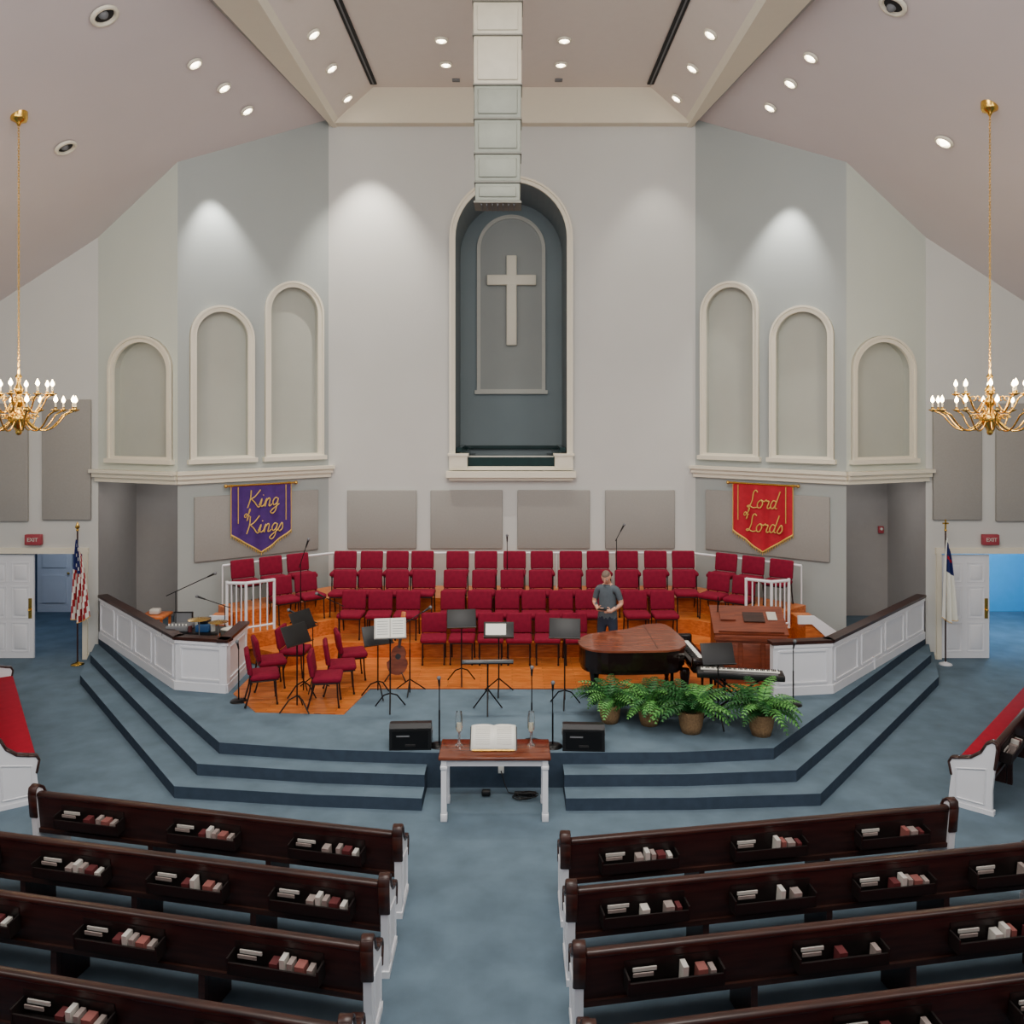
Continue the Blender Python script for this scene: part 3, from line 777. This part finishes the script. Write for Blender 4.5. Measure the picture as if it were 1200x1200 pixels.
for q in(-.14,.14):
    b.tube([Mk@Vector((-.42,q,0.01)),Mk@Vector((.42,q,.62))],.016,M_blackm,6); b.tube([Mk@Vector((.42,q,0.01)),Mk@Vector((-.42,q,.62))],.016,M_blackm,6)
for s in(-.42,.42): b.tube([Mk@Vector((s,-.2,.015)),Mk@Vector((s,.2,.015))],.016,M_blackm,6)
b.done()
b=B('organ_console')
Mo=Matrix.Translation((4.15,15.0,.495))@Matrix.Rotation(math.radians(-6),4,'Z')
pr=[(-.36,0),(-.36,.80),(-.32,.84),(.34,1.14),(.4,1.10),(.4,0)]; w=.6; m=len(pr)
vs=[(-w,p[0],p[1]) for p in pr]+[(w,p[0],p[1]) for p in pr]
b.add(vs,[list(range(m)),list(range(m,2*m))]+[(i,(i+1)%m,m+(i+1)%m,m+i) for i in range(m)],M_console,M=Mo)
b.box((0,-.37,.06),(1.26,.04,.12),M_console,Mo); b.box((0,-.37,.77),(1.26,.05,.06),M_console,Mo)
for s in(-1,0,1): b.rbox((s*.38,-.365,.42),(.31,.03,.54),M_console,.012,Mo)
Ms=Mo@Matrix.Translation((0,0.01,1.0))@Matrix.Rotation(math.radians(24.5),4,'X')
b.box((0,0,.0),(1.26,.78,.03),M_console,Ms); b.box((0,-.36,.03),(1.1,.02,.04),M_console,Ms)
b.box((.1,.05,.03),(.36,.26,.02),M_pewcap,Ms); b.box((.42,.1,.025),(.16,.22,.012),M_card,Ms); b.box((-.35,.05,.03),(.26,.2,.03),M_console,Ms)
b.tube([Ms@Vector((-.5,.2,.02)),Ms@Vector((-.5,.25,.3))],.012,M_blackm,6)
b.done()

# ---------------------------------------------------------------- ferns
def fern(seed,name='potted_fern'):
    r=random.Random(seed); b=B(name)
    b.lathe([(.001,0),(.13,0),(.16,.1),(.18,.24),(.19,.3),(.175,.31),(.16,.28),(.001,.27)],M_pot,n=18)
    b.lathe([(.001,.275),(.16,.275)],M_soil,n=18)
    for i in range(50):
        a=2*pi*i/50*5.03+r.uniform(-.2,.2); el=r.uniform(.7,1.5); L=r.uniform(.5,.74)
        d=Vector((math.cos(a),math.sin(a),0)); sd=Vector((-math.sin(a),math.cos(a),0))
        p=Vector((0,0,.28))+d*.05; n=12; pts=[p.copy()]; e=el
        for k in range(n):
            p=p+(d*math.cos(e)+Vector((0,0,1))*math.sin(e))*L/n; e-=r.uniform(.1,.185)
            if p.z<.08: p.z=.08
            pts.append(p.copy())
        b.tube(pts,.005,M_green,4,cap=False)
        mt=M_green2 if r.random()<.45 else M_green; vs=[];fs=[]
        for k in range(1,n+1):
            q=pts[k]; t=k/n; ln=.105*math.sin(pi*(.12+.85*t))+.014
            fw=(pts[k]-pts[k-1]).normalized()
            for s in(-1,1):
                o=len(vs); tip=q+sd*s*ln+fw*ln*.45-Vector((0,0,ln*.3))
                vs+= [q-fw*.013,q+sd*s*ln*.5-fw*.013+fw*ln*.15,tip,q+sd*s*ln*.5+fw*(.018+ln*.15),q+fw*.013]
                fs.append((o,o+1,o+2,o+3,o+4))
        b.add(vs,fs,mt)
    return b
f1=fern(3).done((1.48,12.9,.48)); f2=fern(9).done((2.06,12.8,.48))
f1.scale=(.92,)*3; f2.scale=(.94,)*3
inst(f1,(2.62,12.5,.48),1.1,'potted_fern',1.04); inst(f2,(3.62,12.4,.48),2.2,'potted_fern',1.04)

# ---------------------------------------------------------------- chandeliers
def chandelier():
    b=B('brass_chandelier')
    prof=[(.0,-.36),(.03,-.35),(.05,-.31),(.03,-.27),(.05,-.25),(.13,-.18),(.16,-.1),(.13,-.02),(.06,.03),(.04,.08),(.07,.12),(.09,.16),(.07,.2),(.035,.24),(.05,.3),(.075,.34),(.05,.39),(.025,.44),(.03,.52),(.05,.55),(.02,.6),(.012,.66),(0,.67)]
    b.lathe(prof,M_brass,n=24)
    def arm(a,R,z0,zt):
        d=Vector((math.cos(a),math.sin(a),0)); pts=[]
        for k in range(15):
            t=k/14; r=.08+(R-.08)*t; z=z0-.22*math.sin(pi*min(1,t*1.25))*(1-t*.15)+(zt-z0)*max(0,(t-.55)/.45)**1.6
            pts.append(d*r+Vector((0,0,z)))
        b.tube(pts,.0125,M_brass,6)
        sc=[]
        for k in range(9):
            th=k/8*1.6*pi; rr=.06*(1-k/11); sc.append(d*(.22+rr*math.cos(th))+Vector((0,0,z0+.0+rr*math.sin(th))))
        b.tube(sc,.008,M_brass,5)
        c=pts[-1]
        b.lathe([(.004,-.03),(.02,-.02),(.06,.0),(.065,.012),(.02,.014),(.018,.03),(.022,.05)],M_brass,c=tuple(c),n=12)
        b.cyl(c+Vector((0,0,.03)),c+Vector((0,0,.12)),.014,M_candle,n=8)
        b.lathe([(.008,.12),(.030,.15),(.029,.175),(.01,.215),(.001,.235)],M_bulb,c=tuple(c),n=8)
    for k in range(12): arm(2*pi*k/12+.13,.80,-.08,.03)
    for k in range(8): arm(2*pi*k/8+.3,.47,.2,.28)
    return b
CH=[]
for (x,y) in((-7.66,13.25),(7.42,13.25)):
    b=chandelier(); zc=5.16; top=ceilz(x,y)-zc-.02
    z=.67; k=0
    while z<top-.12:
        n=10; pts=[]
        for i in range(n+1):
            a=2*pi*i/n; u=.014*math.cos(a); w=.029*math.sin(a)
            pts.append((u,0,z+w+.02) if k%2 else (0,u,z+w+.02))
        b.tube(pts,.0052,M_brass,4,cap=False); z+=.044; k+=1
    b.lathe([(.0,top-.14),(.02,top-.13),(.04,top-.09),(.11,top-.06),(.13,top),(.13,top+.1)],M_brass,n=18)
    b.done((x,y,zc)); CH.append((x,y,zc))

# ---------------------------------------------------------------- flags
def flag(name,x,y,kind):
    b=B(name)
    b.lathe([(.001,.06),(.03,.06),(.05,.04),(.12,.02),(.13,0),(.001,0)],M_brass if kind=='us' else M_white,n=20)
    b.cyl((0,0,.04),(0,0,2.72),.016,M_pewcap,n=8); b.sph((0,0,2.74),.03,M_brass,8)
    if kind=='us': b.lathe([(.01,2.75),(.05,2.8),(.02,2.88),(.001,2.92)],M_brass,n=8)
    else: b.box((0,0,2.86),(.03,.02,.2),M_brass); b.box((0,0,2.88),(.12,.02,.03),M_brass)
    NC,NR=26,24; vs=[]
    for j in range(NR+1):
        q=j/NR
        for i in range(NC+1):
            t=i/NC; w=.05+.26*(q**.6); xx=.02+w*(t-.35)*1.1; yy=-.05-.06*(.4+q)*math.sin(t*5.5*pi)
            zz=2.6-1.62*q-.28*t*(1-q)-.1*math.sin(t*pi)*q
            vs.append((xx,yy,zz))
    for j in range(NR):
        for i in range(NC):
            k=j*(NC+1)+i; f=(k,k+1,k+NC+2,k+NC+1)
            if kind=='us':
                m=M_flagb if j<9 and i<16 else (M_flagr if ((i+j//2)//2)%2==0 else M_paper)
                if m is M_flagb and i%4==1 and j%3==1: m=M_paper
            else:
                m=M_flagb if j<9 and i>4 else M_paper
                if 3<=j<=5 and 12<=i<=16 or (j==4 and 9<=i<=19) : m=M_banred
            b.add([vs[a] for a in f],[(0,1,2,3)],m,True)
    b.tube([vs[NR*(NC+1)+i] for i in range(NC+1)],.008,M_gold,5)
    b.done((x,y,0))
flag('american_flag',-8.86,17.4,'us'); flag('christian_flag',8.84,17.4,'ch')

# ---------------------------------------------------------------- sound gear behind left half wall
b=B('equipment_table')
b.box((-5.6,15.05,1.3),(.95,.5,.04),M_black)
for i in(-1,1):
    for j in(-1,1): b.cyl((-5.6+i*.42,15.05+j*.2,.48),(-5.6+i*.42,15.05+j*.2,1.3),.018,M_steel)
b.rbox((-5.85,15.05,1.37),(.4,.36,.1),M_grey,.02); b.rbox((-5.4,15.0,1.38),(.24,.3,.12),M_blue,.02); b.rbox((-5.42,15.05,1.48),(.18,.2,.1),M_black,.02)
b.box((-5.85,15.2,1.5),(.34,.03,.2),M_black); b.box((-5.85,15.18,1.5),(.3,.01,.16),M_grey)
b.cyl((-5.24,14.95,1.32),(-5.24,14.95,1.44),.04,M_paper); b.cyl((-5.62,14.9,1.32),(-5.62,14.9,1.42),.035,M_bookr)
for i in range(6): b.cyl((-6.0+.06*i,14.93,1.42),(-6.0+.06*i,14.93,1.45),.012,M_paper,n=6)
b.done()
b=B('drum_kit')
for (dx,dy,dz,r,h) in((0,0,.72,.17,.18),(.05,.42,.86,.15,.2)):
    b.lathe([(.001,dz),(r,dz),(r+.005,dz+.01),(r+.005,dz-h),(r,dz-h-.01),(.001,dz-h-.01)],M_steel,c=(dx,dy,0),n=20); b.lathe([(.001,dz+.002),(r-.005,dz+.002)],M_paper,c=(dx,dy,0),n=20)
    for k in range(3):
        a=2*pi*k/3; b.tube([(dx,dy,dz-h),(dx,dy,.3),(dx+.15*math.cos(a),dy+.15*math.sin(a),.01)],.01,M_steel,6)
for (dx,dy,hz,rr) in((-.08,.22,1.06,.17),(-.35,.05,1.15,.19)):
    b.lathe([(.001,hz),(.03,hz),(rr,hz-.03)],M_brass,c=(dx,dy,0),n=20); b.cyl((dx,dy,.01),(dx,dy,hz+.02),.01,M_steel)
b.done((-5.02,14.6,.48))
b=B('side_table')
xx=-7.0
b.rbox((xx,16.75,1.16),(.5,.5,.05),M_stepw,.01)
for i in(-1,1):
    for j in(-1,1): b.box((xx+i*.2,16.75+j*.2,.82),(.04,.04,.67),M_stepw)
b.rbox((xx,16.75,1.24),(.2,.16,.11),M_card,.03)
b.done()
b=B('wall_outlet'); b.rbox((-.15,11.73,.26),(.08,.012,.12),M_paper,.005); b.done()
b=B('power_cable')
pts=[(-.15,11.71,.24),(-.13,11.66,.2),(-.1,11.62,.1),(-.05,11.55,.02)]
for k in range(40):
    a=k*.55; pts.append((.12+.13*math.cos(a)+.003*k,11.42+.09*math.sin(a),.014+.001*k))
b.tube(pts,.008,M_black,5)
b.rbox((.18,11.5,.025),(.3,.07,.045),M_black,.01); b.rbox((-.35,11.5,.04),(.12,.1,.07),M_black,.02); b.done()

# ---------------------------------------------------------------- the man
def skin_mesh(verts,edges,radii,root=0,sub=2):
    me=bpy.data.meshes.new('sk'); me.from_pydata(verts,edges,[]); o=bpy.data.objects.new('sk',me); COL.objects.link(o)
    md=o.modifiers.new('s','SKIN'); md.use_smooth_shade=True
    for i,v in enumerate(me.skin_vertices[0].data): v.radius=radii[i] if isinstance(radii[i],tuple) else (radii[i],radii[i])
    me.skin_vertices[0].data[root].use_root=True
    sd=o.modifiers.new('d','SUBSURF'); sd.levels=sub; sd.render_levels=sub
    dg=bpy.context.evaluated_depsgraph_get(); r=bpy.data.meshes.new_from_object(o.evaluated_get(dg))
    vs=[v.co.copy() for v in r.vertices]; fs=[list(p.vertices) for p in r.polygons]
    bpy.data.objects.remove(o); return vs,fs
man=bpy.data.objects.new('standing_man',None); COL.objects.link(man)
V=[(0,0,.97),(0,.01,1.14),(0,.0,1.34),(0,-.01,1.47),(0,-.04,1.56),
   (.17,.0,1.45),(.245,.03,1.2),(.12,-.22,1.12),
   (-.17,.0,1.45),(-.245,.03,1.2),(-.10,-.23,1.14),
   (.1,0,.88),(.12,-.03,.5),(.13,.03,.1),(.15,-.13,.05),
   (-.1,0,.88),(-.12,-.01,.5),(-.13,.03,.1),(-.15,-.13,.05)]
E=[(0,1),(1,2),(2,3),(3,4),(3,5),(5,6),(6,7),(3,8),(8,9),(9,10),(0,11),(11,12),(12,13),(13,14),(0,15),(15,16),(16,17),(17,18)]
R=[(.16,.13),(.155,.125),(.175,.13),(.11,.09),(.055,.055),.068,.048,.03,.068,.048,.03,.095,.065,.045,.045,.095,.065,.045,.045]
vs,fs=skin_mesh(V,E,R)
b=B('body')
for f in fs:
    c=sum((vs[i] for i in f),Vector())/len(f)
    if c.z<.085: m=M_shoe
    elif c.z>1.53: m=M_skin
    elif (c.z<1.28 and abs(c.x)>.2) or (c.y<-.135 and 1.02<c.z<1.27): m=M_skin
    elif c.z<.97: m=M_jeans
    else: m=M_shirt
    b.mi.append(b._m(m)); b.f.append(f); b.sm.append(True)
b.v=vs; b.done(parent=man)
b=B('collar'); b.lathe([(.075,-.02),(.068,.02),(.06,.02),(.068,-.02)],M_shirt,c=(0,-.025,1.515),n=16); b.done(parent=man)
b=B('head'); Mh=Matrix.Translation((0,-.08,1.67))@Matrix.Rotation(math.radians(26),4,'X')
n=28;h=20; hv=[]
for i in range(h+1):
    t=pi*i/h
    for k in range(n):
        a=2*pi*k/n; x=math.sin(t)*math.cos(a); y=math.sin(t)*math.sin(a); z=math.cos(t)
        w=.078*(1-.22*max(0,-z)); dy=.098*(1-.1*max(0,-z))
        yy=y*dy
        if z<-.2 and y>0: yy*=1-.45*(-z-.2)
        hv.append([x*w,yy,z*.118])
hf=[(i*n+k,(i+1)*n+k,(i+1)*n+(k+1)%n,i*n+(k+1)%n) for i in range(h) for k in range(n)]
def ishair(p): return p[2]>.062 or (p[1]>.015 and p[2]>-.045+.3*max(0,.05-p[1]))
hv=[Vector(p)*(1.06 if ishair(p) else 1) for p in hv]
for f in hf:
    c=sum((hv[i] for i in f),Vector())/4
    b.mi.append(b._m(M_hair if ishair(c) else M_skin)); b.f.append(list(f)); b.sm.append(True)
b.v=[Mh@v for v in hv]
b.tube([(0,-.088,.02),(0,-.108,-.012),(0,-.118,-.028),(0,-.1,-.035)],[.008,.011,.015,.008],M_skin,8,Mh)
for sx in(-1,1):
    b.sph((sx*.03,-.084,.008),.012,M_eye,8,M=Mh); b.sph((sx*.03,-.094,.006),.006,M_black,6,M=Mh)
    b.tube([(sx*.015,-.094,.03),(sx*.03,-.096,.035),(sx*.047,-.085,.03)],.004,M_hair,5,Mh)
    b.sph((sx*.08,.005,-.005),.03,M_skin,10,(.35,.6,1.05),Mh)
b.tube([(-.022,-.083,-.06),(0,-.09,-.058),(.022,-.083,-.06)],[.003,.006,.003],M_lip,6,Mh)
b.tube([(0,.0,-.06),(0,.03,-.12),(0,.05,-.16)],[.05,.052,.055],M_skin,12,Mh)
b.done(parent=man)
for sx,w in((1,Vector((.12,-.22,1.12))),(-1,Vector((-.10,-.23,1.14)))):
    b=B('hand_'+('left' if sx>0 else 'right'))
    fw=Vector((-sx*.72,-.66,.12)).normalized(); side=Vector((0,.1,1)); side=(side-fw*side.dot(fw)).normalized(); inn=fw.cross(side)*1.0
    if inn.x*sx>0: inn=-inn
    b.tube([w-fw*.02,w+fw*.02,w+fw*.055,w+fw*.085],[.026,.03,.034,.03],M_skin,10)
    for k,(off,ln) in enumerate(((.026,.07),(.009,.08),(-.009,.075),(-.026,.058))):
        p=w+fw*.075+side*off; q=p+fw*ln*.45; r_=q+(fw*.4+inn*.7)*ln*.4; t=r_+(inn*.8-fw*.3)*ln*.3
        b.tube([p,q,r_,t],[.0095,.009,.008,.006],M_skin,7)
    p=w+fw*.02+side*.025; b.tube([p,p+side*.03+fw*.02,p+side*.04+fw*.05+inn*.01],[.012,.01,.007],M_skin,7)
    b.done(parent=man)
b=B('booklet'); b.box((0,-.33,1.17),(.15,.1,.012),M_black,None); b.done(parent=man)
man.location=(1.71,15.28,.495); man.rotation_euler=(0,0,math.radians(-22)); man.scale=(1.03,1.03,1.03)

# ---------------------------------------------------------------- lights
def spot(x,y,z,tx,ty,tz,e,ang,blend=.8,col=(1,.93,.82),r=.08):
    l=bpy.data.lights.new('spot','SPOT'); l.energy=e; l.spot_size=math.radians(ang); l.spot_blend=blend; l.color=col; l.shadow_soft_size=r
    o=bpy.data.objects.new('spot_lamp',l); COL.objects.link(o); o.location=(x,y,z)
    o.rotation_euler=(Vector((tx,ty,tz))-Vector((x,y,z))).to_track_quat('-Z','Y').to_euler()
def area(x,y,z,tx,ty,tz,e,sx,sy,col=(1,.965,.91)):
    l=bpy.data.lights.new('area','AREA'); l.shape='RECTANGLE'; l.size=sx; l.size_y=sy; l.energy=e; l.color=col
    o=bpy.data.objects.new('area_fill',l); COL.objects.link(o); o.location=(x,y,z)
    o.rotation_euler=(Vector((tx,ty,tz))-Vector((x,y,z))).to_track_quat('-Z','Y').to_euler()
area(0,6,11.4,0,10,0,840,5,6)  # unseen overhead area light, added above the frame to light the room
area(-9,4,8.3,-4,12,0,300,4,6); area(9,4,8.3,4,12,0,300,4,6)
area(0,1.5,7.3,0,12,13,560,12,2,(1,.945,.91))  # unseen uplight added out of frame to brighten the ceiling
spot(-3.2,17.9,11.3,-3.15,18.95,7.5,900,66); spot(3.2,17.9,11.3,3.2,18.95,7.5,150,62)
spot(-5.9,17.0,9.9,-6.0,17.6,7.3,380,68,col=(1,.96,.9)); spot(5.5,17.2,9.9,5.6,17.85,7.2,420,68,col=(1,.96,.9))
for x in(-3.2,0.9,-1.3,3.2): spot(x,16.4,12.0,x*.9,15.6,0,640,60)
for (x,y,z) in CH:
    l=bpy.data.lights.new('chandelier_bulb','POINT'); l.energy=90; l.color=(1,.8,.55); l.shadow_soft_size=.3
    o=bpy.data.objects.new('chandelier_lamp',l); COL.objects.link(o); o.location=(x,y,z+.75)
for (x,y,z,e,c) in((11.5,19.8,2.5,200,(.75,.93,1)),(-10.5,20,2.6,60,(.7,.82,1)),(-7.6,18.5,3.4,12,(1,.96,.9)),(7.6,18.5,3.4,12,(1,.96,.9))):  # unseen points: lobby lighting, then fill added to lighten both alcoves
    l=bpy.data.lights.new('room_fill','POINT'); l.energy=e; l.color=c; l.shadow_soft_size=.3
    o=bpy.data.objects.new('room_fill',l); COL.objects.link(o); o.location=(x,y,z)

w=bpy.data.worlds.new('w'); SC.world=w; w.use_nodes=True
w.node_tree.nodes['Background'].inputs[0].default_value=(.9,.93,1,1); w.node_tree.nodes['Background'].inputs[1].default_value=.52

# ---------------------------------------------------------------- camera
cd=bpy.data.cameras.new('cam'); cd.lens=30; cd.sensor_width=36; cd.shift_y=-.1; cd.clip_end=100
cam=bpy.data.objects.new('camera',cd); COL.objects.link(cam); cam.location=(0,0,5.2); cam.rotation_euler=(pi/2,0,0)
SC.camera=cam
